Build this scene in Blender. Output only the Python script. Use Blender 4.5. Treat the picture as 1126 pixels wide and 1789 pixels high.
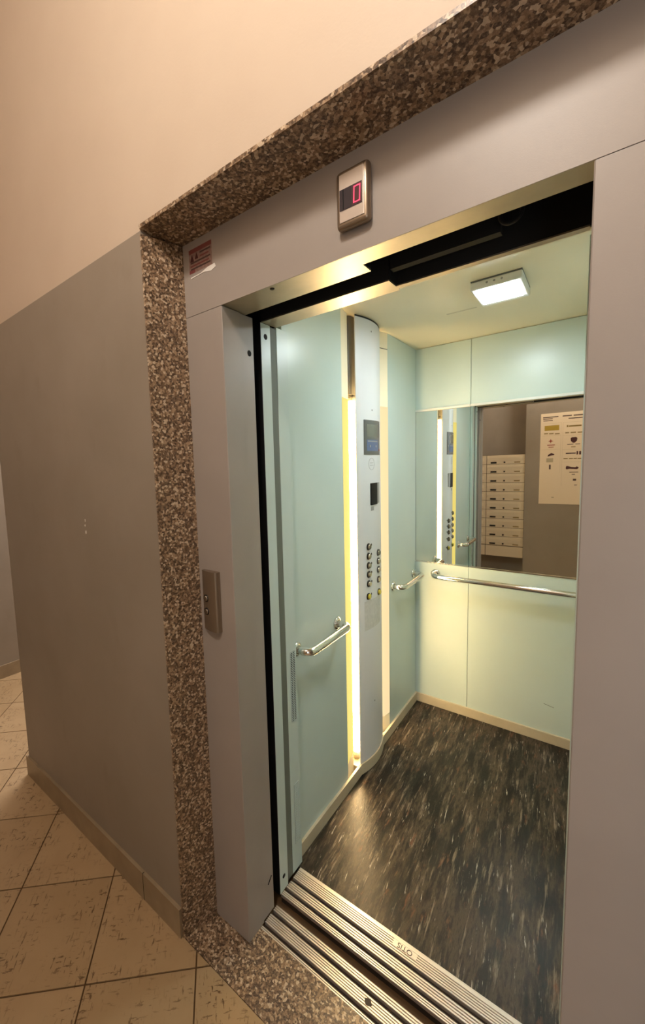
import bpy, bmesh, math, random
from mathutils import Vector, Matrix
random.seed(7)
for o in list(bpy.data.objects):
    bpy.data.objects.remove(o, do_unlink=True)
scene = bpy.context.scene
COL = scene.collection

# ------------------------------------------------------------------ camera
IMG_W, IMG_H = 1126, 1789
F_PX, PX, PY = 714.75, 454.59, 885.26
cam_d = bpy.data.cameras.new('camera')
cam = bpy.data.objects.new('camera', cam_d)
COL.objects.link(cam)
cam_d.sensor_fit = 'VERTICAL'
cam_d.sensor_height = 24.0
cam_d.lens = F_PX / IMG_H * 24.0
cam_d.shift_x = (IMG_W / 2 - PX) / IMG_H
cam_d.shift_y = (PY - IMG_H / 2) / IMG_H
cam_d.clip_start = 0.01
yaw, pitch, roll = 0.6885, -0.0979, -0.0369
fwd = Vector((-math.sin(yaw) * math.cos(pitch), math.cos(yaw) * math.cos(pitch), math.sin(pitch)))
rgt = Vector((math.cos(yaw), math.sin(yaw), 0))
upv = rgt.cross(fwd)
r2 = math.cos(roll) * rgt + math.sin(roll) * upv
u2 = -math.sin(roll) * rgt + math.cos(roll) * upv
M = Matrix((r2, u2, -fwd)).transposed().to_4x4()
M.translation = Vector((0.8246, -0.7445, 1.5477))
cam.matrix_world = M
scene.camera = cam

# ------------------------------------------------------------------ world, exposure, large lights
world = bpy.data.worlds.new('world')
scene.world = world
world.use_nodes = True
world.node_tree.nodes['Background'].inputs[0].default_value = (0.9, 0.85, 0.8, 1)
world.node_tree.nodes['Background'].inputs[1].default_value = 0.02
scene.view_settings.view_transform = 'Standard'
scene.view_settings.look = 'None'
scene.view_settings.exposure = 0.0
scene.view_settings.gamma = 1.0
scene.view_settings.use_curve_mapping = False
scene.cycles.use_denoising = True
scene.cycles.max_bounces = 10
scene.cycles.diffuse_bounces = 5
scene.cycles.glossy_bounces = 6
scene.cycles.sample_clamp_indirect = 6.0

def area_light(name, loc, target, size, size_y, power, color):
    d = bpy.data.lights.new(name, 'AREA')
    d.shape = 'RECTANGLE'; d.size = size; d.size_y = size_y
    d.energy = power; d.color = color
    o = bpy.data.objects.new(name, d)
    COL.objects.link(o)
    o.location = loc
    o.rotation_euler = (Vector(target) - Vector(loc)).to_track_quat('-Z', 'Y').to_euler()
    return o

def point_light(name, loc, radius, power, color):
    d = bpy.data.lights.new(name, 'POINT')
    d.shadow_soft_size = radius; d.energy = power; d.color = color
    o = bpy.data.objects.new(name, d)
    COL.objects.link(o); o.location = loc
    return o

point_light('hall_globe_light', (0.60, -1.08, 3.12), 0.13, 75, (1.0, 0.91, 0.82))
area_light('corridor_ceiling_light', (-2.03, 1.3, 3.7), (-2.03, 1.3, 0), 0.9, 0.9, 85, (1.0, 0.95, 0.93))

area_light('entrance_daylight', (1.72, -2.05, 1.15), (1.72, 0, 1.15), 0.95, 2.1, 21, (0.88, 0.94, 1.0))

# ------------------------------------------------------------------ materials
def lin(c):
    out = []
    for v in c:
        v /= 255.0
        out.append(v / 12.92 if v <= 0.04045 else ((v + 0.055) / 1.055) ** 2.4)
    return (*out, 1.0)

def new_mat(name):
    m = bpy.data.materials.new(name)
    m.use_nodes = True
    nt = m.node_tree
    return m, nt, nt.nodes['Principled BSDF']

def pos_node(nt, scale=(1, 1, 1), rot=(0, 0, 0)):
    g = nt.nodes.new('ShaderNodeNewGeometry')
    mp = nt.nodes.new('ShaderNodeMapping')
    mp.inputs['Scale'].default_value = scale
    pre = nt.nodes.new('ShaderNodeMapping')
    pre.inputs['Rotation'].default_value = rot
    nt.links.new(g.outputs['Position'], pre.inputs['Vector'])
    nt.links.new(pre.outputs['Vector'], mp.inputs['Vector'])
    return mp.outputs['Vector']

def noise(nt, vec, scale, detail=4, rough=0.55):
    n = nt.nodes.new('ShaderNodeTexNoise')
    n.inputs['Scale'].default_value = scale
    n.inputs['Detail'].default_value = detail
    n.inputs['Roughness'].default_value = rough
    nt.links.new(vec, n.inputs['Vector'])
    return n.outputs['Fac']

def ramp(nt, fac, stops, interp='LINEAR'):
    r = nt.nodes.new('ShaderNodeValToRGB')
    cr = r.color_ramp
    cr.interpolation = interp
    while len(cr.elements) < len(stops):
        cr.elements.new(0.5)
    for e, (p, c) in zip(cr.elements, stops):
        e.position = p
        e.color = c if len(c) == 4 else (*c, 1)
    nt.links.new(fac, r.inputs['Fac'])
    return r.outputs['Color']

def mix(nt, fac, a, b, mode='MIX'):
    n = nt.nodes.new('ShaderNodeMix')
    n.data_type = 'RGBA'; n.blend_type = mode
    for inp, v in ((n.inputs[0], fac), (n.inputs[6], a), (n.inputs[7], b)):
        if hasattr(v, 'is_output'):
            nt.links.new(v, inp)
        else:
            inp.default_value = v
    return n.outputs[2]

def bump(nt, bs, h, strength=0.1, dist=0.002):
    b = nt.nodes.new('ShaderNodeBump')
    b.inputs['Strength'].default_value = strength
    b.inputs['Distance'].default_value = dist
    nt.links.new(h, b.inputs['Height'])
    nt.links.new(b.outputs['Normal'], bs.inputs['Normal'])

def plain(name, rgb, rough=0.5, metal=0.0, vary=0.0, vscale=3.0, bmp=0.0, bscale=200.0, spec=0.5, stretch=(1, 1, 1)):
    m, nt, bs = new_mat(name)
    c = lin(rgb)
    bs.inputs['Roughness'].default_value = rough
    bs.inputs['Metallic'].default_value = metal
    bs.inputs['Specular IOR Level'].default_value = spec
    if vary:
        f = noise(nt, pos_node(nt, stretch), vscale, 5)
        d = tuple(min(1, x * (1 - vary)) for x in c[:3]); l = tuple(min(1, x * (1 + vary)) for x in c[:3])
        col = ramp(nt, f, [(0.3, d), (0.7, l)])
        nt.links.new(col, bs.inputs['Base Color'])
    else:
        bs.inputs['Base Color'].default_value = c
    if bmp:
        bump(nt, bs, noise(nt, pos_node(nt), bscale, 2), bmp)
    return m

def emit(name, rgb, strength, base=0.6, spec=0.5, rough=0.5):
    m, nt, bs = new_mat(name)
    bs.inputs['Base Color'].default_value = (*[base * c for c in rgb], 1)
    bs.inputs['Specular IOR Level'].default_value = spec
    bs.inputs['Roughness'].default_value = rough
    bs.inputs['Emission Color'].default_value = (*rgb, 1)
    bs.inputs['Emission Strength'].default_value = strength
    return m

def wall_paint(name):
    m, nt, bs = new_mat(name)
    g = nt.nodes.new('ShaderNodeNewGeometry')
    sep = nt.nodes.new('ShaderNodeSeparateXYZ')
    nt.links.new(g.outputs['Position'], sep.inputs[0])
    gt = nt.nodes.new('ShaderNodeMath'); gt.operation = 'GREATER_THAN'; gt.inputs[1].default_value = 2.217
    nt.links.new(sep.outputs['Z'], gt.inputs[0])
    n1 = noise(nt, pos_node(nt), 2.2, 5)
    n2 = noise(nt, pos_node(nt, (1, 1, 0.5)), 9.0, 6)
    grey = ramp(nt, n1, [(0.3, lin((143, 132, 117))), (0.7, lin((154, 143, 129)))])
    grey = mix(nt, ramp(nt, n2, [(0.60, (0, 0, 0)), (0.8, (0.25, 0.25, 0.25))]), grey, lin((120, 108, 92)))
    beige = ramp(nt, n1, [(0.3, lin((200, 182, 162))), (0.7, lin((207, 190, 170)))])
    nt.links.new(mix(nt, gt.outputs[0], grey, beige), bs.inputs['Base Color'])
    bs.inputs['Roughness'].default_value = 0.6
    bump(nt, bs, noise(nt, pos_node(nt), 160, 3), 0.12)
    return m

def granite_mat():
    m, nt, bs = new_mat('granite')
    vec = pos_node(nt)
    v = nt.nodes.new('ShaderNodeTexVoronoi'); v.inputs['Scale'].default_value = 165
    nt.links.new(vec, v.inputs['Vector'])
    sp = nt.nodes.new('ShaderNodeSeparateColor')
    nt.links.new(v.outputs['Color'], sp.inputs[0])
    c1 = ramp(nt, sp.outputs[0], [(0.0, lin((62, 47, 34))), (0.26, lin((100, 79, 58))), (0.50, lin((140, 114, 88))), (0.70, lin((176, 150, 120))), (0.86, lin((214, 194, 166)))], 'CONSTANT')
    n = noise(nt, vec, 200, 4, 0.7)
    c2 = ramp(nt, n, [(0.36, lin((58, 42, 32))), (0.50, lin((120, 96, 76))), (0.64, lin((205, 182, 156)))])
    nt.links.new(mix(nt, 0.30, c1, c2), bs.inputs['Base Color'])
    bs.inputs['Roughness'].default_value = 0.32
    return m

def tile_mat():
    m, nt, bs = new_mat('floor_tile')
    oi = nt.nodes.new('ShaderNodeObjectInfo')
    base = ramp(nt, oi.outputs['Random'], [(0, lin((170, 143, 106))), (1, lin((182, 155, 118)))])
    n1 = noise(nt, pos_node(nt), 6, 4)
    base = mix(nt, ramp(nt, n1, [(0.4, (0, 0, 0)), (0.75, (0.35, 0.35, 0.35))]), base, lin((150, 120, 82)))
    rz = math.radians(45)
    s1 = noise(nt, pos_node(nt, (110, 26, 1), (0, 0, rz)), 1.0, 4, 0.6)
    s2 = noise(nt, pos_node(nt, (26, 110, 1), (0, 0, rz)), 1.0, 4, 0.6)
    gate = noise(nt, pos_node(nt), 9, 2)
    marks = nt.nodes.new('ShaderNodeMath'); marks.operation = 'MAXIMUM'
    nt.links.new(s1, marks.inputs[0]); nt.links.new(s2, marks.inputs[1])
    mk = ramp(nt, marks.outputs[0], [(0.585, (0, 0, 0)), (0.64, (1, 1, 1))])
    gk = ramp(nt, gate, [(0.42, (0, 0, 0)), (0.60, (0.9, 0.9, 0.9))])
    base = mix(nt, mix(nt, 1.0, mk, gk, 'MULTIPLY'), base, lin((92, 66, 38)))
    nt.links.new(base, bs.inputs['Base Color'])
    bs.inputs['Roughness'].default_value = 0.45
    return m

def rubber_mat():
    m, nt, bs = new_mat('marbled_rubber')
    rz = math.radians(-3)
    a = noise(nt, pos_node(nt, (20, 3.2, 1), (0, 0, rz)), 1.0, 9, 0.72)
    base = ramp(nt, a, [(0.41, lin((17, 14, 12))), (0.47, lin((42, 35, 29))), (0.54, lin((74, 64, 53))), (0.61, lin((34, 30, 25)))])
    b = noise(nt, pos_node(nt, (62, 4.5, 1), (0, 0, rz)), 1.0, 6, 0.7)
    base = mix(nt, ramp(nt, b, [(0.56, (0, 0, 0)), (0.64, (0.75, 0.75, 0.75))]), base, lin((140, 128, 112)))
    c = noise(nt, pos_node(nt, (40, 8.0, 1), (0, 0, rz + 0.05)), 1.0, 5, 0.65)
    base = mix(nt, ramp(nt, c, [(0.60, (0, 0, 0)), (0.68, (0.6, 0.6, 0.6))]), base, lin((118, 80, 60)))
    d = noise(nt, pos_node(nt, (120, 10.0, 1), (0, 0, rz - 0.08)), 1.0, 5, 0.65)
    base = mix(nt, ramp(nt, d, [(0.63, (0, 0, 0)), (0.68, (0.9, 0.9, 0.9))]), base, lin((190, 184, 172)))
    e = noise(nt, pos_node(nt, (24, 4.0, 1), (0, 0, rz + 0.1)), 1.0, 5, 0.6)
    base = mix(nt, ramp(nt, e, [(0.54, (0, 0, 0)), (0.62, (0.75, 0.75, 0.75))]), base, lin((24, 26, 22)))
    nt.links.new(base, bs.inputs['Base Color'])
    bs.inputs['Roughness'].default_value = 0.34
    bs.inputs['Specular IOR Level'].default_value = 0.26
    bump(nt, bs, noise(nt, pos_node(nt, (1.6, 0.5, 1)), 90, 4), 0.35)
    return m

MT = dict(
    wall=wall_paint('wall_paint'), granite=granite_mat(), tile=tile_mat(), rubber=rubber_mat(),
    ceil=plain('ceiling_white', (225, 215, 200), 0.7),
    base=plain('baseboard_stone', (150, 132, 106), 0.4, vary=0.12, vscale=12),
    grout=plain('grout', (92, 68, 42), 0.9),
    steel_paint=plain('grey_coated_steel', (157, 148, 140), 0.42, 0.0, vary=0.04, vscale=5, bmp=0.05, bscale=500),
    liner=plain('brushed_steel_liner', (178, 168, 150), 0.40, 1.0, vary=0.08, vscale=14),
    panel=plain('pale_green_laminate', (198, 214, 209), 0.30, vary=0.03, vscale=2.5),
    column=plain('pale_green_steel', (197, 213, 209), 0.34, vary=0.03, vscale=4),
    cream=plain('cream_steel', (222, 214, 188), 0.38),
    carceil=plain('cream_ceiling_laminate', (226, 216, 188), 0.34),
    skirt=plain('cream_skirting', (196, 184, 158), 0.4, vary=0.08, vscale=10),
    cop=plain('light_grey_faceplate', (220, 220, 221), 0.36, vary=0.02),
    refl=plain('white_reflector', (244, 234, 206), 0.5),
    dark=plain('dark_shaft', (14, 12, 10), 0.8),
    darkbar=plain('dark_olive_steel', (16, 14, 10), 0.9),
    gap=plain('black_joint', (22, 20, 18), 0.8),
    groove=plain('grey_green_groove', (104, 110, 102), 0.6),
    chrome=plain('chrome', (232, 230, 226), 0.12, 1.0),
    trimalu=plain('satin_white_trim', (226, 226, 220), 0.35, 0.3),
    alu=plain('grooved_aluminium', (224, 214, 204), 0.36, 0.75, vary=0.12, vscale=30, stretch=(0.1, 4, 1)),
    alud=plain('dirty_groove', (58, 48, 40), 0.6, 0.3),
    apron=plain('sill_apron', (28, 31, 30), 0.8),
    mirror=plain('mirror_glass', (240, 242, 236), 0.01, 1.0),
    plate=plain('satin_bronze_plate', (150, 134, 116), 0.34, 0.75),
    platef=plain('satin_silver_face', (206, 196, 186), 0.32, 0.6),
    black=plain('black_plastic', (12, 11, 12), 0.55, spec=0.25),
    screen=plain('smoked_screen', (52, 46, 52), 0.15),
    darkgrey=plain('dark_grey_plastic', (92, 92, 90), 0.3),
    midgrey=plain('mid_grey_plastic', (150, 148, 146), 0.4),
    lcd=plain('grey_lcd', (108, 108, 98), 0.25),
    blue=emit('blue_screen', (0.10, 0.14, 0.25), 0.35),
    white=plain('white_print', (235, 230, 222), 0.5),
    housing=plain('white_plastic', (232, 230, 224), 0.4),
    tubehouse=plain('grey_lamp_holder', (112, 112, 108), 0.35, 0.2),
    tube=emit('lit_fluorescent_tube', (1.0, 0.70, 0.34), 72.0),
    glow1=emit('yellow_tube_glow', (1.0, 0.80, 0.22), 0.85, 0.10, 0.05, 0.9), glow2=emit('amber_tube_glow', (1.0, 0.76, 0.43), 0.88, 0.12, 0.05, 0.9),  # tube glow on the reflectors, put in as emission of thin strips
    led=emit('lit_led_diffuser', (0.88, 0.98, 1.0), 110.0),
    red=emit('red_led_digit', (1.0, 0.06, 0.14), 1.3),
    yellowbtn=plain('yellow_button', (196, 182, 70), 0.25, 0.5),
    button=plain('steel_button', (176, 168, 156), 0.22, 1.0),
    buttonring=plain('dark_button_ring', (40, 34, 30), 0.4, 0.5),
    residue=plain('glue_residue', (206, 204, 199), 0.6, vary=0.08, vscale=60),
    vent=plain('vent_dark', (36, 38, 38), 0.8),
    paper=plain('poster_paper', (238, 220, 192), 0.5),
    mailbox=plain('cream_mailbox_metal', (226, 210, 180), 0.45),
    mailflap=plain('mailbox_flap_light', (240, 226, 198), 0.4),
    mailgap=plain('mailbox_joint_dark', (84, 66, 44), 0.8),
    pk=plain('print_dark', (74, 52, 48), 0.6), po=plain('print_olive', (138, 116, 62), 0.6),
    pr=plain('print_red', (150, 60, 46), 0.6), py=plain('print_yellow', (176, 148, 52), 0.6),
    pg=plain('print_grey', (186, 172, 142), 0.6), pm=plain('print_maroon', (70, 24, 28), 0.6),
    pl=plain('print_hairline', (206, 188, 156), 0.6),
    sred=plain('sticker_red', (122, 62, 58), 0.5), sgrey=plain('sticker_faded', (140, 112, 102), 0.55, vary=0.3, vscale=120),
)

# ------------------------------------------------------------------ mesh helpers
def finish(name, verts, faces, mat, parent=None, smooth=False, bevel=0.0, seg=2):
    lo = Vector([min(v[i] for v in verts) for i in range(3)])
    hi = Vector([max(v[i] for v in verts) for i in range(3)])
    c = (lo + hi) / 2
    me = bpy.data.meshes.new(name)
    me.from_pydata([Vector(v) - c for v in verts], [], faces)
    bm = bmesh.new(); bm.from_mesh(me)
    bmesh.ops.remove_doubles(bm, verts=bm.verts, dist=1e-6)
    bmesh.ops.recalc_face_normals(bm, faces=bm.faces)
    if bevel:
        bmesh.ops.bevel(bm, geom=list(bm.edges), offset=bevel, segments=seg, profile=0.5, affect='EDGES', clamp_overlap=True)
    bm.to_mesh(me); bm.free()
    if smooth:
        for p in me.polygons: p.use_smooth = True
    me.materials.append(MT[mat] if isinstance(mat, str) else mat)
    o = bpy.data.objects.new(name, me)
    COL.objects.link(o)
    o.location = c
    if parent is not None:
        attach(o, parent)
    return o

WLOC = {}
def wloc(o):
    v = Vector(o.location)
    if o.parent is not None:
        v = v + wloc(o.parent)
    return v

def attach(o, parent):
    o.location = Vector(o.location) - wloc(parent)
    o.parent = parent

def box(name, x0, x1, y0, y1, z0, z1, mat, parent=None, bevel=0.0, seg=2, smooth=False):
    v = [(x, y, z) for x in (x0, x1) for y in (y0, y1) for z in (z0, z1)]
    f = [(0, 1, 3, 2), (4, 6, 7, 5), (0, 4, 5, 1), (2, 3, 7, 6), (0, 2, 6, 4), (1, 5, 7, 3)]
    return finish(name, v, f, mat, parent, smooth, bevel, seg)

def multibox(name, boxes, mat, parent=None):
    V = []; F = []
    for (x0, x1, y0, y1, z0, z1) in boxes:
        b = len(V)
        V += [(x, y, z) for x in (x0, x1) for y in (y0, y1) for z in (z0, z1)]
        F += [tuple(i + b for i in f) for f in [(0, 1, 3, 2), (4, 6, 7, 5), (0, 4, 5, 1), (2, 3, 7, 6), (0, 2, 6, 4), (1, 5, 7, 3)]]
    lo = Vector([min(v[i] for v in V) for i in range(3)]); hi = Vector([max(v[i] for v in V) for i in range(3)])
    c = (lo + hi) / 2
    me = bpy.data.meshes.new(name); me.from_pydata([Vector(v) - c for v in V], [], F)
    me.materials.append(MT[mat])
    o = bpy.data.objects.new(name, me); COL.objects.link(o); o.location = c
    if parent is not None: attach(o, parent)
    return o

def prism(name, poly, axis, a0, a1, mat, parent=None, smooth=False, bevel=0.0):
    """poly: 2D outline in the two remaining axes (in xyz order), extruded along axis"""
    def p3(p, a):
        q = list(p); q.insert(axis, a); return tuple(q)
    n = len(poly)
    V = [p3(p, a0) for p in poly] + [p3(p, a1) for p in poly]
    F = [tuple(range(n - 1, -1, -1)), tuple(range(n, 2 * n))]
    for i in range(n):
        j = (i + 1) % n
        F.append((i, j, j + n, i + n))
    return finish(name, V, F, mat, parent, smooth, bevel)

def tube(name, pts, r, mat, parent=None, seg=16, cap=True):
    P = [Vector(p) for p in pts]
    T = []
    for i in range(len(P)):
        a = P[max(i - 1, 0)]; b = P[min(i + 1, len(P) - 1)]
        T.append((b - a).normalized())
    n = T[0].orthogonal().normalized()
    V = []; F = []
    for i, p in enumerate(P):
        n = (n - T[i] * n.dot(T[i])).normalized()
        b = T[i].cross(n)
        rr = r[i] if isinstance(r, (list, tuple)) else r
        for k in range(seg):
            t = 2 * math.pi * k / seg
            V.append(tuple(p + rr * (math.cos(t) * n + math.sin(t) * b)))
    for i in range(len(P) - 1):
        for k in range(seg):
            k2 = (k + 1) % seg
            F.append((i * seg + k, i * seg + k2, (i + 1) * seg + k2, (i + 1) * seg + k))
    if cap:
        F.append(tuple(range(seg - 1, -1, -1)))
        F.append(tuple(range((len(P) - 1) * seg, len(P) * seg)))
    o = finish(name, V, F, mat, parent, True)
    for p in o.data.polygons:
        if len(p.vertices) > 4: p.use_smooth = False
    return o

def disc(name, c, nrm, r, h, mat, parent=None, seg=20, dome=0.0):
    c = Vector(c); nrm = Vector(nrm).normalized()
    pts = [c, c + nrm * h * 0.75, c + nrm * h]
    return tube(name, pts, [r, r, r * (0.8 if dome == 0 else dome)], mat, parent, seg)

def empty(name, loc):
    o = bpy.data.objects.new(name, None)
    COL.objects.link(o); o.location = loc
    o.empty_display_size = 0.05
    return o

def tag(o, label, cat, group=None):
    o['label'] = label; o['category'] = cat
    if group: o['group'] = group
    return o

def struct(o, label=None):
    o['kind'] = 'structure'
    if label: o['label'] = label
    return o

def text_mesh(name, s, size, origin, xdir, ydir, mat, parent=None, depth=0.0005):
    cu = bpy.data.curves.new(name, 'FONT')
    cu.body = s; cu.size = size; cu.extrude = depth; cu.align_x = 'CENTER'; cu.align_y = 'CENTER'
    t = bpy.data.objects.new(name, cu)
    COL.objects.link(t)
    bpy.context.view_layer.update()
    me = bpy.data.meshes.new_from_object(t.evaluated_get(bpy.context.evaluated_depsgraph_get()))
    bpy.data.objects.remove(t, do_unlink=True)
    X = Vector(xdir).normalized(); Y = Vector(ydir).normalized(); Z = X.cross(Y)
    R = Matrix((X, Y, Z)).transposed()
    for v in me.vertices: v.co = R @ v.co
    me.name = name
    me.materials.clear(); me.materials.append(MT[mat])
    o = bpy.data.objects.new(name, me); COL.objects.link(o); o.location = Vector(origin)
    if parent is not None: attach(o, parent)
    return o

# ------------------------------------------------------------------ dimensions (metres)
XG, XG2, D1, ZG, ZG2 = -0.179, -0.148, 0.119, 2.220, 2.205
ZH, XR = 2.0, 0.806
XCOR, XFAR, XRIGHT = -1.40, -2.66, 3.6
YBK, YNICHE, ZCEIL = -1.42, -1.60, 5.2
XC = -0.040; YB = 1.828; ZC = 2.211; XCR = 0.835
XGR, XGR2 = 0.985, 0.954

# ------------------------------------------------------------------ building shell
wf = prism('wall_front', [(XCOR, 0), (XG - 0.007, 0), (XG - 0.007, ZG + 0.011), (XGR + 0.007, ZG + 0.011), (XGR + 0.007, 0), (XRIGHT, 0), (XRIGHT, ZCEIL), (XCOR, ZCEIL)], 1, 0.0, 0.17, 'wall')
struct(wf, 'grey painted lower wall with beige upper part around the lift door')
for (x, z, w, h) in ((-0.624, 1.374, 0.005, 0.014), (-0.627, 1.355, 0.006, 0.010), (-0.624, 1.331, 0.010, 0.018)):
    n = 7
    pl = [(x + w * 0.5 * math.cos(2 * math.pi * i / n) * random.uniform(.6, 1.1), z + h * 0.5 * math.sin(2 * math.pi * i / n) * random.uniform(.6, 1.1)) for i in range(n)]
    prism('paint_chip', pl, 1, -0.0008, 0.0004, 'white', wf)
struct(box('wall_left', XFAR - 0.1, XFAR, YNICHE, 2.6, 0, ZCEIL, 'wall'), 'far grey wall beyond the corner on the left')
struct(box('wall_corridor', XCOR, XCOR + 0.1, 0.17, 2.6, 0, ZCEIL, 'wall'))
struct(box('wall_corridor_end', XFAR, XCOR + 0.1, 2.6, 2.7, 0, ZCEIL, 'wall'))
struct(box('wall_right', XRIGHT, XRIGHT + 0.1, YBK - 0.2, 0.3, 0, ZCEIL, 'wall'))
struct(prism('wall_back', [(0.160, 0), (1.25, 0), (1.25, 2.15), (2.20, 2.15), (2.20, 0), (XRIGHT, 0), (XRIGHT, ZCEIL), (0.160, ZCEIL)], 1, YNICHE - 0.1, YBK, 'wall'), 'grey hall wall with the poster, opposite the lift')
dr = struct(empty('door_1', (1.72, YBK - 0.1, 0)), 'open entrance doorway in the wall opposite the lift')
box('door_jamb', 1.25, 1.29, YNICHE - 0.1, YBK + 0.01, 0, 2.15, 'alu', dr)
box('door_jamb', 2.16, 2.20, YNICHE - 0.1, YBK + 0.01, 0, 2.15, 'alu', dr)
box('door_head', 1.29, 2.16, YNICHE - 0.1, YBK + 0.01, 2.11, 2.15, 'alu', dr)
box('door_step', 1.25, 2.20, YNICHE - 0.1, YBK, -0.03, 0.0, 'granite', dr)
struct(box('wall_niche', XFAR, 0.160, YNICHE - 0.1, YNICHE, 0, ZCEIL, 'wall'), 'recessed grey hall wall behind the mailboxes')
struct(box('ceiling', XFAR - 0.1, XRIGHT + 0.1, YNICHE - 0.1, 2.7, ZCEIL, ZCEIL + 0.1, 'ceil'))
floor = struct(box('floor', XFAR, XRIGHT, YNICHE, 2.6, -0.10, -0.030, 'grout'))
grout1 = multibox('grout_bed', [(XFAR, XRIGHT, YNICHE, 0.0, -0.03, -0.0035), (XFAR, XCOR, 0.0, 2.6, -0.03, -0.0035)], 'grout', floor)

def clip(poly, a, b, c):          # keep a*x+b*y<=c
    out = []
    for i in range(len(poly)):
        p, q = poly[i], poly[(i + 1) % len(poly)]
        dp = a * p[0] + b * p[1] - c; dq = a * q[0] + b * q[1] - c
        if dp <= 0: out.append(p)
        if (dp < 0 < dq) or (dq < 0 < dp):
            t = dp / (dp - dq)
            out.append((p[0] + t * (q[0] - p[0]), p[1] + t * (q[1] - p[1])))
    return out

SP, A0, B0 = 0.4726, -0.529, -0.5945
def tile_piece(k, m):
    g = 0.0035
    def pt(a, b): return ((a + b) / 2, (b - a) / 2)
    a0, a1 = A0 + k * SP + g, A0 + (k + 1) * SP - g
    b0, b1 = B0 + m * SP + g, B0 + (m + 1) * SP - g
    sq = [pt(a0, b0), pt(a1, b0), pt(a1, b1), pt(a0, b1)]
    pieces = []
    L = clip(clip(clip(clip(sq, -1, 0, -XFAR), 1, 0, XCOR), 0, -1, -YNICHE), 0, 1, 2.6)
    R = clip(clip(clip(clip(sq, -1, 0, -XCOR), 1, 0, XRIGHT), 0, -1, -YNICHE), 0, 1, -0.002)
    V = []; F = []
    for P in (L, R):
        P = [p for i, p in enumerate(P) if (Vector(p) - Vector(P[i - 1])).length > 1e-5]
        if len(P) < 3: continue
        ar = abs(sum(P[i][0] * P[(i + 1) % len(P)][1] - P[(i + 1) % len(P)][0] * P[i][1] for i in range(len(P)))) / 2
        if ar < 2e-4: continue
        n = len(P); b = len(V)
        V += [(x, y, -0.0032) for x, y in P] + [(x, y, 0.0) for x, y in P]
        F.append(tuple(b + i for i in range(n - 1, -1, -1)))
        F.append(tuple(b + n + i for i in range(n)))
        F += [(b + i, b + (i + 1) % n, b + n + (i + 1) % n, b + n + i) for i in range(n)]
    if V:
        finish('tile', V, F, 'tile', floor)
for k in range(-13, 14):
    for m in range(-10, 10):
        tile_piece(k, m)

# baseboards
bb = prism('baseboard_front', [(XCOR - 0.010, 0.002), (XCOR - 0.010, -0.011), (XG - 0.009, -0.011), (XG - 0.009, 0.0)], 2, 0.0, 0.105, 'base')
struct(bb, 'stone skirting along the grey wall left of the lift')
box('joint', -0.392, -0.390, -0.0115, -0.004, 0.0, 0.106, 'gap', bb)
struct(box('baseboard_left', XFAR, XFAR + 0.011, YNICHE, 2.6, 0, 0.10, 'base'))
struct(box('baseboard_corridor', XCOR - 0.010, XCOR, 0.002, 2.6, 0, 0.105, 'base'))

# shaft
struct(box('wall_shaft_left', -0.50, -0.45, 0.171, 2.2, -0.6, 3.0, 'dark'))
struct(box('wall_shaft_right', 1.42, 1.47, 0.171, 2.2, -0.6, 3.0, 'dark'))
struct(box('wall_shaft_back', -0.45, 1.42, 2.15, 2.2, -0.6, 3.0, 'dark'))
struct(box('ceiling_shaft', -0.50, 1.47, 0.171, 2.2, 3.0, 3.05, 'dark'))
struct(box('floor_shaft', -0.50, 1.47, 0.20, 2.2, -0.65, -0.6, 'dark'))
struct(multibox('wall_shaft_front', [(-0.45, -0.162, 0.200, 0.212, -0.6, 3.0), (-0.45, 1.42, 0.171, 0.175, 2.25, 3.0), (-0.45, 1.42, 0.171, 0.175, -0.6, -0.032)], 'dark'))

# ------------------------------------------------------------------ granite surround
gs = tag(empty('door_surround', (0.4, 0.06, 0)), 'speckled brown granite surround lining the lift doorway', 'door surround')
prism('granite_jamb', [(XG - 0.007, -0.003), (XG - 0.001, -0.003), (XG, 0.0), (XG2, D1), (XG - 0.007, D1)], 2, 0, ZG - 0.0155, 'granite', gs)
prism('granite_jamb', [(XGR + 0.007, -0.003), (XGR + 0.001, -0.003), (XGR, 0.0), (XGR2, D1), (XGR + 0.007, D1)], 2, 0, ZG - 0.0155, 'granite', gs)
prism('granite_lintel', [(-0.004, ZG + 0.011), (-0.004, ZG + 0.001), (0.0, ZG - 0.0005), (D1, ZG2), (D1, ZG + 0.011)], 0, XG - 0.007, XGR + 0.007, 'granite', gs)
box('granite_threshold', XG - 0.006, XGR + 0.006, 0.0, 0.1755, -0.03, 0.0, 'granite', gs)

# ------------------------------------------------------------------ landing door frame
lf = tag(empty('landing_door_frame', (0.4, 0.17, 0)), 'grey coated steel frame of the lift landing door inside the granite', 'door frame')
jl = prism('jamb', [(XG2, D1), (-0.002, D1), (0.0, D1 + 0.002), (0.0, 0.196), (-0.0035, 0.198), (-0.0035, 0.256), (-0.16, 0.256)], 2, 0.001, ZH - 0.0015, 'steel_paint', lf)
jr = prism('jamb', [(XGR2, D1), (XR + 0.002, D1), (XR, D1 + 0.002), (XR, 0.178), (XGR2, 0.178)], 2, 0.001, ZH - 0.0015, 'steel_paint', lf)
hd = box('header_panel', XG2, XGR2, D1, D1 + 0.003, ZH, ZG2, 'steel_paint', lf)
prism('header_liner', [(-0.010, D1 + 0.003), (XGR2, D1 + 0.003), (XGR2, 0.181), (0.394, 0.181), (0.394, 0.225), (-0.010, 0.225)], 2, ZH, ZH + 0.004, 'liner', lf)
disc('screw', (0.166, 0.136, ZH + 0.001), (0, 0, -1), 0.006, 0.003, 'dark', lf)
disc('screw_hole', (-0.0045, 0.236, 1.891), (1, 0, 0), 0.009, 0.002, 'dark', jl)
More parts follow.
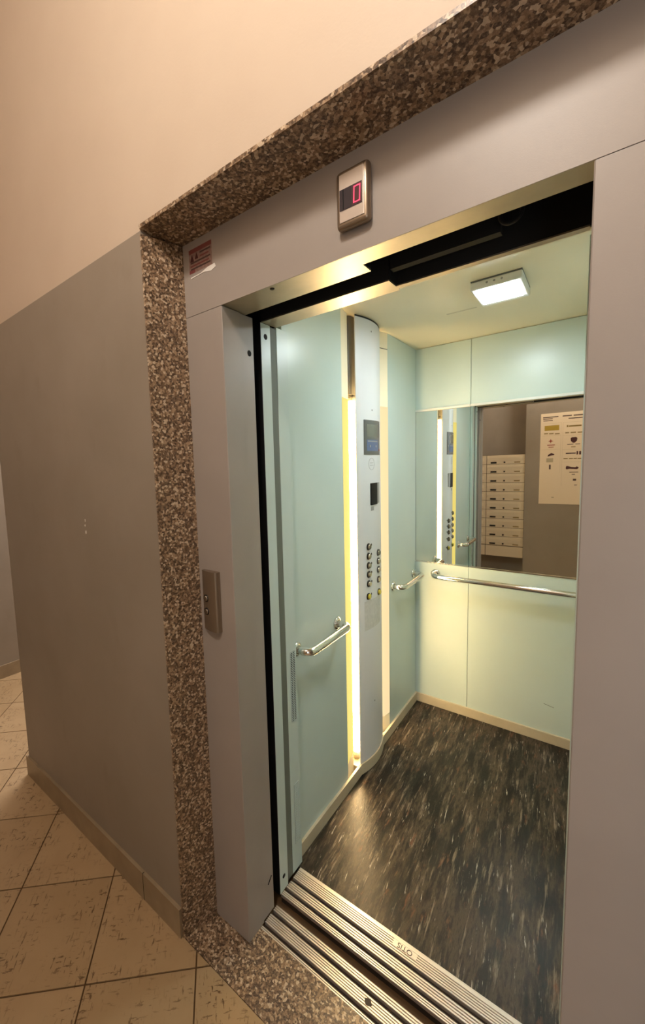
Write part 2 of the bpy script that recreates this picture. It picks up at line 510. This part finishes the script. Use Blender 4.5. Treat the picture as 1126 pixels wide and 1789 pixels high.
tube('scratch', [(-0.0033, 0.228, 0.112), (-0.0030, 0.247, 0.132)], 0.002, 'black', jl, 6)
box('header_back', XG2, 0.394, 0.221, 0.2245, ZH + 0.004, ZG2 + 0.04, 'dark', lf)
box('header_back', 0.394, XGR2, 0.176, 0.1795, ZH + 0.004, ZG2 + 0.04, 'dark', lf)

# retracted door panels (behind the right jamb) and tracks in the slot
def door_panel(name, x0, y0, lab):
    e = tag(empty(name, (x0 + 0.2, y0 + 0.01, 0)), lab, 'door')
    box('leaf', x0, x0 + 0.41, y0, y0 + 0.022, 0.006, 2.03, 'steel_paint', e, 0.002)
    box('guide_shoe', x0 + 0.05, x0 + 0.10, y0 + 0.007, y0 + 0.015, -0.010, 0.0065, 'black', e)
    box('guide_shoe', x0 + 0.30, x0 + 0.35, y0 + 0.007, y0 + 0.015, -0.010, 0.0065, 'black', e)
door_panel('landing_door_panel', 0.960, 0.1825, 'outer landing door leaf slid open behind the right jamb')
door_panel('landing_door_panel', 0.830, 0.2295, 'inner landing door leaf slid open behind the right jamb')
door_panel('car_door_panel', 0.830, 0.3215, 'outer car door leaf slid open beside the car opening')
door_panel('car_door_panel', 0.905, 0.3655, 'inner car door leaf slid open beside the car opening')
tr = tag(empty('door_track', (0.55, 0.30, 2.05)), 'dark door track with roller above the lift opening', 'door track')
box('track_rail', 0.412, 0.651, 0.296, 0.318, 2.022, 2.075, 'darkbar', tr)
box('track_rail', 0.10, 1.30, 0.236, 0.248, 2.085, 2.13, 'darkbar', tr)
R = []
for i in range(25):
    t = 2 * math.pi * i / 24
    R.append((0.672 + 0.020 * math.cos(t), 0.28, 2.045 + 0.020 * math.sin(t)))
tube('roller', R, 0.004, 'darkbar', tr, 8, cap=False)

# ------------------------------------------------------------------ sills
def ridged(y0, y1, n, flat=0.0, h=0.004):
    """profile outline (y,z) of a ridged plate"""
    top = []
    span = y1 - y0 - flat
    p = span / n
    for i in range(n):
        a = y0 + i * p
        top += [(a + 0.08 * p, 0.0), (a + 0.62 * p, 0.0), (a + 0.72 * p, -h), (a + 0.98 * p, -h)]
    if flat: top += [(y1 - flat + 0.0004, 0.0)]
    top += [(y1, 0.0 if flat else -h * 0.5), (y1, -0.012), (y0, -0.012), (y0, -h * 0.5)]
    return top
ls = tag(empty('landing_sill', (0.4, 0.22, -0.02)), 'grooved aluminium landing door sill next to the granite threshold', 'door sill')
box('sill_channel', -0.002, 0.955, 0.1757, 0.269, -0.030, -0.0125, 'alud', ls)
for (a, b, n) in ((0.1757, 0.187, 2), (0.200, 0.234, 5), (0.247, 0.269, 3)):
    prism('sill_rib_plate', ridged(a, b, n), 0, 0.0002, 0.953, 'alu', ls)
box('sill_apron', -0.002, 0.955, 0.262, 0.2688, -0.25, -0.0302, 'apron', ls)
n = 11
pl = [(0.366 + 0.012 * math.cos(2 * math.pi * i / n) * random.uniform(.7, 1.15), 0.217 + 0.010 * math.sin(2 * math.pi * i / n) * random.uniform(.7, 1.1)) for i in range(n)]
prism('dirt_spot', pl, 2, -0.0016, 0.0006, 'alud', ls)

cs = tag(empty('car_sill', (0.4, 0.37, -0.02)), 'grooved aluminium car door sill with raised lettering', 'door sill')
box('sill_channel', -0.0095, 0.83, 0.307, 0.432, -0.030, -0.0125, 'alud', cs)
for (a, b, nn, fl) in ((0.307, 0.326, 3, 0), (0.339, 0.370, 4, 0), (0.383, 0.432, 5, 0.013)):
    prism('sill_rib_plate', ridged(a, b, nn, fl), 0, -0.0095, 0.83, 'alu', cs)
box('sill_apron', -0.0095, 0.83, 0.307, 0.312, -0.40, -0.0302, 'apron', cs)
pad = box('lettering_pad', 0.366, 0.441, 0.399, 0.4185, -0.003, 0.0004, 'alu', cs)
text_mesh('lettering', 'OTIS', 0.0225, (0.4035, 0.409, 0.0005), (-1, 0, 0), (0, -1, 0), 'alud', pad)

# ------------------------------------------------------------------ lift car shell
fl = struct(box('floor_car', XC - 0.06, XCR + 0.05, 0.4322, YB + 0.03, -0.03, -0.001, 'rubber'), 'dark marbled rubber floor inside the lift car')
wl = empty('wall_car_left', (XC, 1.1, 0)); struct(wl, 'left side wall of the lift car clad in pale green panels')
box('column', -0.060, -0.010, 0.303, 0.352, 0.0, ZH, 'column', wl, 0.001, 1)
box('column_groove', -0.060, -0.018, 0.352, 0.394, 0.0, ZH, 'groove', wl)
box('column', -0.060, -0.0165, 0.394, 0.456, 0.0, ZH + 0.006, 'column', wl, 0.001, 1)
box('black_edge_strip', -0.062, -0.0102, 0.3005, 0.303, 0.0, ZH, 'black', wl)  # thin black strip covering the column's front face
disc('screw_hole', (-0.0105, 0.327, 1.960), (1, 0, 0), 0.009, 0.0012, 'dark', wl)
disc('screw_hole', (-0.0105, 0.327, 0.055), (1, 0, 0), 0.008, 0.0012, 'dark', wl)
box('wall_panel', -0.060, XC, 0.456, 0.888, 0.0, ZC, 'panel', wl)
box('wall_panel', -0.060, XC, 1.394, YB, 0.0, ZC, 'panel', wl)
prism('reflector', [(-0.060, 0.888), (XC, 0.888), (-0.060, 0.985), (-0.115, 0.985), (-0.115, 0.888)], 2, 0.0, ZC, 'refl', wl)
prism('reflector', [(-0.060, 1.394), (XC, 1.394), (-0.060, 1.305), (-0.115, 1.305), (-0.115, 1.394)], 2, 0.0, ZC, 'refl', wl)
box('recess_back', -0.125, -0.115, 0.888, 1.394, 0.0, ZC, 'refl', wl)
box('recess_floor', -0.115, -0.034, 0.985, 1.305, 0.0, 0.056, 'skirt', wl)
prism('strip_joint', [(-0.040, 1.3935), (-0.0395, 1.3935), (-0.0595, 1.3055), (-0.060, 1.3055)], 2, 2.128, 2.131, 'gap', wl)
struct(multibox('wall_car_outer', [(-0.20, -0.19, 0.40, 1.95, -0.3, 2.5), (-0.19, -0.062, 0.40, 0.41, 0.0, 2.3)], 'dark'))

wb = empty('wall_car_back', (0.4, YB, 0)); struct(wb, 'rear wall of the lift car with panels around the mirror')
box('backing', -0.125, XCR + 0.05, YB + 0.010, YB + 0.02, 0, ZC, 'gap', wb)
XS = 0.265
for (x0, x1) in ((XC + 0.0, XS - 0.001), (XS + 0.001, XCR)):
    box('wall_panel', x0, x1, YB, YB + 0.010, 1.852, ZC - 0.002, 'panel', wb, 0.0008, 1)
    box('wall_panel', x0, x1, YB, YB + 0.010, 0.0, 0.918, 'panel', wb, 0.0008, 1)
mirrors = []
for (x0, x1, lab) in ((XC + 0.001, XS - 0.0008, 'narrow mirror pane at the left end of the car rear wall'), (XS + 0.0008, XCR - 0.001, 'wide mirror pane on the car rear wall above the long handrail')):
    e = tag(empty('mirror', ((x0 + x1) / 2, YB, 0.922)), lab, 'mirror')
    box('mirror_pane', x0, x1, YB + 0.001, YB + 0.007, 0.924, 1.846, 'mirror', e)
    box('mirror_trim', x0, x1, YB - 0.010, YB + 0.0008, 1.8405, 1.8535, 'trimalu', e, 0.001, 1)
    box('mirror_trim', x0, x1, YB - 0.003, YB + 0.0008, 0.917, 0.925, 'chrome', e, 0.0008, 1)
tube('scuff', [(0.645, YB - 0.0002, 0.212), (0.690, YB - 0.0002, 0.203)], 0.0009, 'gap', wb, 6)

wr = empty('wall_car_right', (XCR, 1.1, 0)); struct(wr, 'right side wall of the lift car')
box('wall_panel', XCR, XCR + 0.02, 0.432, 1.13, 0, ZC, 'panel', wr)
box('wall_panel', XCR, XCR + 0.02, 1.132, YB, 0, ZC, 'panel', wr)
box('column', 0.798, XCR + 0.02, 0.392, 0.432, 0, ZH, 'column', wr, 0.001, 1)

cc = struct(box('ceiling_car', -0.125, XCR + 0.05, 0.385, YB + 0.02, ZC, ZC + 0.02, 'carceil'), 'glossy cream ceiling of the lift car')
box('faint_tape_mark', 0.268, 0.392, 1.322, 1.336, ZC - 0.0006, ZC, 'skirt', cc)
tm = tag(empty('car_transom', (0.4, 0.36, ZH)), 'cream steel transom beam over the car door opening', 'transom')
prism('transom_lip', [(-0.010, 0.307), (0.405, 0.307), (0.405, 0.353), (0.798, 0.353), (0.798, 0.372), (0.405, 0.372), (0.405, 0.382), (-0.010, 0.382)], 2, ZH + 0.0005, ZH + 0.004, 'liner', tm)
box('transom_face', -0.0095, 0.83, 0.366, 0.384, ZH + 0.004, ZC - 0.001, 'cream', tm)
box('transom_front', -0.0095, 0.404, 0.307, 0.310, ZH + 0.004, ZC + 0.1, 'dark', tm)
box('transom_front', 0.4055, 0.83, 0.355, 0.360, ZH + 0.004, ZC + 0.1, 'dark', tm)
box('transom_side', 0.4040, 0.4070, 0.310, 0.355, ZH + 0.004, ZC + 0.1, 'dark', tm)

# car skirting: straight along the wall with a bulge under the control panel
def cop_x(y, off=0.0):
    s = (y - 1.1475) / 0.1355
    return -0.035 + 0.024 * (1 - s * s) + off
prof = [(-0.029, 0.456), (-0.029, 0.96)]
for i in range(13):
    y = 1.012 + 0.271 * i / 12
    prof.append((max(-0.029, cop_x(y, 0.005)), y))
prof += [(-0.029, 1.30), (-0.029, YB - 0.012), (XC - 0.0, YB - 0.012), (XC - 0.0, 0.456)]
sk = prism('baseboard_car_left', prof, 2, -0.0008, 0.054, 'skirt'); struct(sk, 'cream skirting along the left car wall, bulging under the control panel')
struct(box('baseboard_car_back', XC, XCR, YB - 0.012, YB - 0.0002, -0.0008, 0.054, 'skirt', None, 0.001, 1))
struct(box('baseboard_car_right', XCR - 0.012, XCR - 0.0002, 0.433, YB - 0.0125, -0.0008, 0.054, 'skirt', None, 0.001, 1))

# vents on the second column
def vent(z0, z1, lab, dark):
    e = tag(empty('vent_grille', (-0.0165, 0.43, z0)), lab, 'vent')
    box('vent_backing', -0.0165, -0.0160, 0.415, 0.446, z0, z1, 'vent' if dark else 'groove', e)
    bars = []
    n = int((z1 - z0) / 0.0068)
    for i in range(n + 1):
        z = z0 + (z1 - z0 - 0.003) * i / n
        bars.append((-0.0162, -0.0150, 0.415, 0.446, z, z + (0.0022 if dark else 0.0040)))
    for y in (0.415, 0.4295, 0.4445):
        bars.append((-0.0162, -0.0149, y, y + 0.0015, z0, z1))
    o = multibox('louvre_bars', bars, 'column', e); o['kind'] = 'stuff'
vent(0.600, 0.868, 'upper slotted vent strip beside the near left handrail', True)
vent(0.108, 0.350, 'lower slotted vent strip near the car floor', False)

# ------------------------------------------------------------------ control panel
cp = tag(empty('control_panel', (-0.03, 1.135, 0.055)), 'tall light grey curved control panel with buttons and display', 'control panel')
def copslab(name, y0, y1, z0, z1, o0, o1, mat, parent, n=12):
    poly = []
    for i in range(n + 1):
        y = y0 + (y1 - y0) * i / n
        poly.append((cop_x(y, o1), y))
    for i in range(n, -1, -1):
        y = y0 + (y1 - y0) * i / n
        poly.append((cop_x(y, o0), y))
    return prism(name, poly, 2, z0, z1, mat, parent)
fp = copslab('faceplate', 1.012, 1.283, 0.055, 2.203, -0.003, 0.0, 'cop', cp, 24)
copslab('top_gap', 1.014, 1.281, 2.203, 2.2105, -0.003, -0.001, 'gap', cp, 16)
for z in (2.156, 1.795, 0.339):
    disc('screw', (cop_x(1.133, -0.001), 1.133, z), (1, 0, 0), 0.004, 0.0016, 'darkgrey', cp)
ds = copslab('display', 1.060, 1.228, 1.585, 1.747, -0.001, 0.0035, 'darkgrey', cp)
copslab('grey_screen', 1.078, 1.200, 1.668, 1.728, 0.0035, 0.0042, 'lcd', ds)
copslab('blue_screen', 1.078, 1.196, 1.602, 1.655, 0.0035, 0.0042, 'blue', ds)
copslab('screen_line', 1.085, 1.185, 1.645, 1.651, 0.0042, 0.0046, 'midgrey', ds)
for (y, z) in ((1.105, 1.625), (1.165, 1.625), (1.214, 1.647)):
    disc('screen_dot', (cop_x(y, 0.0036), y, z), (1, 0, 0), 0.006, 0.0014, 'midgrey', ds, 12)
disc('screen_dot', (cop_x(1.214, 0.0030), 1.214, 1.607), (1, 0, 0), 0.005, 0.0014, 'pr', ds, 12)
R = []
for i in range(25):
    t = 2 * math.pi * i / 24
    y = 1.124 + 0.028 * math.cos(t)
    R.append((cop_x(y, 0.0), y, 1.540 + 0.028 * math.sin(t)))
tube('round_emblem', R, 0.0008, 'midgrey', cp, 6, cap=False)
copslab('emblem_line', 1.108, 1.140, 1.544, 1.546, 0.0, 0.0006, 'midgrey', cp, 4)
copslab('emblem_line', 1.106, 1.142, 1.533, 1.535, 0.0, 0.0006, 'midgrey', cp, 4)
rd = copslab('card_reader', 1.108, 1.175, 1.343, 1.448, 0.0, 0.006, 'black', cp)
copslab('reader_edge', 1.1752, 1.208, 1.347, 1.448, 0.0, 0.005, 'midgrey', rd)
copslab('reader_label', 1.112, 1.142, 1.315, 1.334, 0.0, 0.0006, 'midgrey', cp)
def button(y, z, mat):
    b = disc('button', (cop_x(y), y, z), (1, 0, 0), 0.0135, 0.011, mat, cp, 20)
    disc('button_ring', (cop_x(y, -0.002), y, z), (1, 0, 0), 0.0175, 0.005, 'buttonring', b, 20)
    disc('button_mark', (cop_x(y + 0.026, -0.001), y + 0.026, z + 0.006), (1, 0, 0), 0.0065, 0.0018, 'buttonring', b, 10)
for z in (1.142, 1.096, 1.050, 1.006, 0.960): button(1.087, z, 'button')
for z in (1.095, 1.052, 1.008, 0.957): button(1.190, z, 'button')
button(1.083, 0.897, 'yellowbtn'); button(1.196, 0.891, 'yellowbtn')
copslab('glue_residue', 1.052, 1.220, 0.728, 0.874, 0.0, 0.0004, 'residue', cp)

# fluorescent tubes behind both edges of the control panel
def lamp(y, x, lab):
    e = tag(empty('fluorescent_tube', (x, y, 0.06)), lab, 'lamp')
    tube('glass_tube', [(x, y, 0.095), (x, y, 1.835)], 0.0155, 'tube', e, 20)
    tube('end_cap', [(x, y, 0.060), (x, y, 0.0948)], 0.0165, 'tubehouse', e, 16)
    tube('end_cap', [(x, y, 1.8352), (x, y, 1.86)], 0.0165, 'tubehouse', e, 16)
    prism('lamp_holder', [(-0.1148, y - 0.034), (x + 0.004, y - 0.034), (x + 0.012, y - 0.020), (x + 0.014, y), (x + 0.010, y + 0.02), (-0.1148, y + 0.026)], 2, 1.862, 2.21, 'tubehouse', e)
    return e
def emissive_cover(e, poly, mat):
    prism('tube_glow_strip', poly, 2, 0.13, 1.835, mat, e)  # thin sheet over the reflector, carries the tube's glow as its own emission
lamp1 = lamp(1.041, -0.070, 'warm lit tube along the near edge of the control panel')
lamp2 = lamp(1.252, -0.070, 'warm lit tube behind the far edge of the control panel')

emissive_cover(lamp1, [(XC, 0.8885), (XC + 0.0012, 0.8885), (-0.0588, 0.9845), (-0.060, 0.9845)], 'glow1')
emissive_cover(lamp2, [(XC, 1.3935), (XC + 0.0012, 1.3935), (-0.0588, 1.3055), (-0.060, 1.3055)], 'glow2')
# ------------------------------------------------------------------ handrails
def rail(name, a, b, nrm, stand, lab, r=0.0155):
    a = Vector(a); b = Vector(b); n = Vector(nrm); d = (b - a).normalized()
    e = tag(empty(name, (a + b) / 2), lab, 'handrail', 'chrome handrails of the lift car')
    pts = []
    R = 0.034
    pts.append(a + n * 0.004)
    for i in range(9):
        t = math.pi / 2 * i / 8
        pts.append(a + n * (stand - R + R * math.sin(t)) + d * (R - R * math.cos(t)))
    L = (b - a).length
    for i in range(9):
        t = math.pi / 2 * (1 - i / 8)
        pts.append(b + n * (stand - R + R * math.sin(t)) - d * (R - R * math.cos(t)))
    pts.append(b + n * 0.004)
    tube('rail_bar', pts, r, 'chrome', e, 18)
    for p in (a, b):
        rs = tube('rose', [p + n * 0.0002, p + n * 0.006, p + n * 0.010], [0.028, 0.028, 0.020], 'chrome', e, 24)
    return e
rail('handrail', (XC, 0.490, 0.848), (XC, 0.806, 0.848), (1, 0, 0), 0.062, 'short chrome handrail on the green panel nearest the door')
rail('handrail', (XC, 1.455, 0.850), (XC, 1.780, 0.850), (1, 0, 0), 0.062, 'short chrome handrail on the left wall by the rear corner')
rail('handrail', (0.082, YB, 0.852), (0.80, YB, 0.852), (0, -1, 0), 0.062, 'long chrome handrail below the mirror on the rear wall')

# ------------------------------------------------------------------ car ceiling light
cl = tag(empty('ceiling_light', (0.515, 1.13, ZC)), 'white rectangular emergency light lit on the car ceiling', 'light')
box('shadow_gap_plate', 0.433, 0.599, 1.027, 1.245, ZC - 0.004, ZC, 'darkgrey', cl)  # dark grey layer paints the shadow line between housing and ceiling
hs = box('housing', 0.432, 0.600, 1.026, 1.246, ZC - 0.034, ZC - 0.004, 'housing', cl, 0.006, 3)
box('emissive_cover', 0.446, 0.582, 1.042, 1.204, ZC - 0.0375, ZC - 0.034, 'led', cl)
for x in (0.488, 0.512, 0.536):
    disc('indicator_mark', (x, 1.0265, ZC - 0.017), (0, -1, 0), 0.004, 0.001, 'midgrey', hs, 10)

# ------------------------------------------------------------------ landing indicator with red 0
hi = tag(empty('floor_indicator', (0.41, D1, 2.10)), 'satin metal floor indicator with red digit on the header', 'indicator')
box('housing', 0.372, 0.447, 0.097, D1, 2.046, 2.164, 'plate', hi, 0.0095, 4, True)
box('face', 0.3815, 0.4375, 0.0955, 0.0972, 2.0575, 2.1535, 'platef', hi, 0.0015, 2)
sc_ = box('screen', 0.3830, 0.4335, 0.0945, 0.0956, 2.081, 2.1225, 'screen', hi)
box('digit_zone', 0.4115, 0.4333, 0.0942, 0.0945, 2.082, 2.1215, 'pm', sc_)
zx0, zx1, zz0, zz1, w = 0.4145, 0.4310, 2.0855, 2.1180, 0.0022
sl = 0.0012
def seg_q(name, p):
    prism(name, p, 1, 0.0937, 0.0942, 'red', sc_)
seg_q('digit_segment', [(zx0, zz0), (zx1 - sl, zz0), (zx1 - sl, zz0 + w), (zx0, zz0 + w)])
seg_q('digit_segment', [(zx0 + sl, zz1 - w), (zx1, zz1 - w), (zx1, zz1), (zx0 + sl, zz1)])
seg_q('digit_segment', [(zx0, zz0 + w), (zx0 + w, zz0 + w), (zx0 + w + sl, zz1 - w), (zx0 + sl, zz1 - w)])
seg_q('digit_segment', [(zx1 - w - sl, zz0 + w), (zx1 - sl, zz0 + w), (zx1, zz1 - w), (zx1 - w, zz1 - w)])
box('screen_bar', 0.3905, 0.3925, 0.0941, 0.0945, 2.082, 2.1215, 'black', sc_)

# ------------------------------------------------------------------ landing call plate
cb = tag(empty('call_button_plate', (-0.09, D1, 1.13)), 'curved bronze call button plate on the left door jamb', 'button plate')
poly = [(-0.126, D1)]
for i in range(13):
    t = i / 12
    x = -0.126 + 0.062 * t
    poly.append((x, 0.110 - 0.010 * math.sin(math.pi * (0.12 + 0.55 * t)) + 0.0035 * (1 - t)))
for i in range(1, 7):
    t = math.pi / 2 * i / 6
    poly.append((-0.064 + 0.008 * math.sin(t), D1 - (D1 - 0.1018) * math.cos(t)))
prism('plate', poly, 2, 1.041, 1.231, 'plate', cb)
for z in (1.144, 1.102):
    b = disc('button', (-0.106, 0.1045, z), (0, -1, 0), 0.0085, 0.006, 'button', cb, 18)
    disc('button_ring', (-0.106, 0.105, z), (0, -1, 0), 0.0115, 0.004, 'buttonring', b, 18)

# ------------------------------------------------------------------ warning sticker
st = tag(empty('warning_sticker', (-0.07, D1, 2.14)), 'faded red warning sticker peeling on the header corner', 'sticker')
def flat(name, x0, x1, z0, z1, mat, parent, y=D1, t=0.0003, k=0):
    return box(name, x0, x1, y - t - 0.0002 * k, y - 0.0001, z0, z1, mat, parent)
flat('sticker_sheet', -0.122, -0.028, 2.117, 2.183, 'sgrey', st)
flat('red_band', -0.122, -0.028, 2.171, 2.183, 'sred', st, k=1)
flat('red_band', -0.122, -0.098, 2.117, 2.126, 'sred', st, k=1)
prism('warning_triangle', [(-0.117, 2.148), (-0.101, 2.148), (-0.109, 2.169)], 1, D1 - 0.0008, D1 - 0.0001, 'pm', st)
prism('warning_triangle', [(-0.097, 2.152), (-0.083, 2.152), (-0.090, 2.170)], 1, D1 - 0.0008, D1 - 0.0001, 'pm', st)
for i, z in enumerate((2.163, 2.153, 2.143, 2.134, 2.126)):
    flat('print_line', -0.076 if i < 2 else -0.116, -0.034 - 0.006 * (i % 2), z, z + 0.004, 'sred' if i % 2 else 'pk', st, k=2)
prism('torn_backing', [(-0.117, 2.103), (-0.060, 2.1065), (-0.034, 2.101), (-0.014, 2.107), (-0.018, 2.117), (-0.045, 2.1155), (-0.075, 2.108), (-0.116, 2.1065)], 1, D1 - 0.0012, D1 - 0.0001, 'white', st)

# ------------------------------------------------------------------ mailboxes (seen in the mirror)
mb = tag(empty('mailbox_bank', (-0.25, -1.52, 0.30)), 'cream metal bank of letter boxes on the recessed hall wall', 'mailboxes')
box('cabinet', -0.662, 0.158, YNICHE + 0.001, -1.446, 0.305, 1.582, 'mailgap', mb)
box('plinth', -0.660, -0.257, -1.446, -1.440, 0.307, 0.438, 'mailbox', mb)
box('plinth', -0.250, 0.156, -1.446, -1.440, 0.307, 0.438, 'mailbox', mb)
proto = None
PITCH = 0.1135
def copy_tree(o, parent, delta):
    c = o.copy(); COL.objects.link(c); c.parent = parent
    if delta is not None: c.location = Vector(o.location) + Vector(delta)
    for ch in [x for x in o.children]:
        copy_tree(ch, c, None)
    return c
zt = 1.578
proto = box('letter_box_door', -0.250, 0.156, -1.446, -1.440, zt - PITCH + 0.004, zt, 'mailbox', mb, 0.001, 1)
fp_ = prism('letter_flap', [(-1.440, zt - 0.028), (-1.4345, zt - 0.0275), (-1.4395, zt - 0.073), (-1.440, zt - 0.073)], 0, -0.240, 0.130, 'mailflap', proto)
box('name_plate', -0.208, -0.143, -1.4400, -1.4370, zt - 0.100, zt - 0.082, 'black', proto)
disc('lock', (-0.058, -1.4402, zt - 0.089), (0, 1, 0), 0.010, 0.004, 'black', proto, 12)
box('print_mark', 0.046, 0.108, -1.4400, -1.4392, zt - 0.097, zt - 0.084, 'po', proto)
first = True
for col_i, dx in enumerate((0.0, -0.411)):
    for r in range(10):
        if col_i == 0 and r == 0: continue
        copy_tree(proto, mb, (dx, 0, -PITCH * r))

# ------------------------------------------------------------------ poster
ps = tag(empty('poster', (0.51, YBK, 0.99)), 'cream printed notice poster with small emblems on the hall wall', 'poster')
box('poster_sheet', 0.305, 0.722, YBK + 0.0002, YBK + 0.003, 0.988, 2.032, 'paper', ps)
PY0 = YBK + 0.0029
def pr(name, x0, x1, z0, z1, mat, k=0):
    return box(name, x0, x1, PY0, PY0 + 0.0006 + 0.0003 * k, z0, z1, mat, ps)
LET = dict(k='pk', o='po', r='pr', y='py', g='pg', n='pm')
for it in (('k',0.325,0.469,1.984,1.994),('k',0.326,0.418,1.966,1.975),('k',0.329,0.418,1.946,1.954),('k',0.508,0.591,1.984,1.996),('k',0.607,0.701,1.983,1.995),('k',0.562,0.700,1.954,1.964),
  ('y',0.343,0.480,1.836,1.894),('o',0.340,0.377,1.798,1.810),('o',0.386,0.430,1.795,1.807),('o',0.441,0.486,1.790,1.802),('r',0.373,0.445,1.666,1.676),('r',0.385,0.434,1.642,1.650),
  ('g',0.369,0.433,1.473,1.520),('k',0.396,0.412,1.392,1.445),('o',0.549,0.563,1.862,1.885),('o',0.567,0.680,1.864,1.880),('o',0.537,0.572,1.795,1.806),('o',0.585,0.633,1.794,1.806),('o',0.648,0.693,1.792,1.804),
  ('k',0.559,0.614,1.666,1.672),('k',0.632,0.675,1.665,1.671),('o',0.595,0.634,1.635,1.644),('k',0.548,0.638,1.562,1.574),('n',0.645,0.659,1.552,1.589),('n',0.669,0.685,1.551,1.588),
  ('o',0.529,0.569,1.504,1.515),('o',0.580,0.615,1.503,1.514),('o',0.621,0.651,1.503,1.514),('o',0.657,0.694,1.502,1.513),('k',0.586,0.667,1.351,1.358),('k',0.609,0.638,1.327,1.334),('k',0.621,0.651,1.258,1.281),('k',0.634,0.660,1.206,1.213),('g',0.428,0.451,1.060,1.072)):
    pr('print_block', it[1], it[2], it[3], it[4], LET[it[0]])
for (x0, x1, z0, z1) in ((0.498, 0.500, 1.35, 1.92), (0.514, 0.516, 1.20, 1.92), (0.325, 0.498, 1.776, 1.778), (0.325, 0.498, 1.618, 1.620), (0.516, 0.700, 1.768, 1.770), (0.516, 0.700, 1.610, 1.612), (0.325, 0.498, 1.916, 1.918), (0.516, 0.700, 1.916, 1.918), (0.516, 0.700, 1.470, 1.472)):
    pr('frame_line', x0, x1, z0, z1, 'pl')
def prpoly(name, poly, mat): prism(name, poly, 1, PY0, PY0 + 0.0008, mat, ps)
cx, cz, s = 0.405, 1.716, 0.026
prpoly('red_cross', [(cx + s * a, cz + s * b) for a, b in ((0, 1), (.25, .25), (1, 0), (.25, -.25), (0, -1), (-.25, -.25), (-1, 0), (-.25, .25))], 'pr')
prpoly('shield_emblem', [(0.587, 1.735), (0.600, 1.747), (0.637, 1.747), (0.648, 1.735), (0.645, 1.706), (0.630, 1.688), (0.617, 1.683), (0.602, 1.690), (0.590, 1.708)], 'pm')
prpoly('car_emblem', [(0.378, 1.540), (0.392, 1.543), (0.410, 1.550), (0.440, 1.553), (0.444, 1.566), (0.430, 1.572), (0.415, 1.578), (0.400, 1.572), (0.384, 1.558)], 'pm')
prpoly('truck_emblem', [(0.553, 1.392), (0.566, 1.388), (0.585, 1.394), (0.630, 1.390), (0.655, 1.388), (0.668, 1.398), (0.666, 1.412), (0.650, 1.418), (0.640, 1.410), (0.600, 1.414), (0.575, 1.424), (0.560, 1.426), (0.553, 1.415)], 'pm')
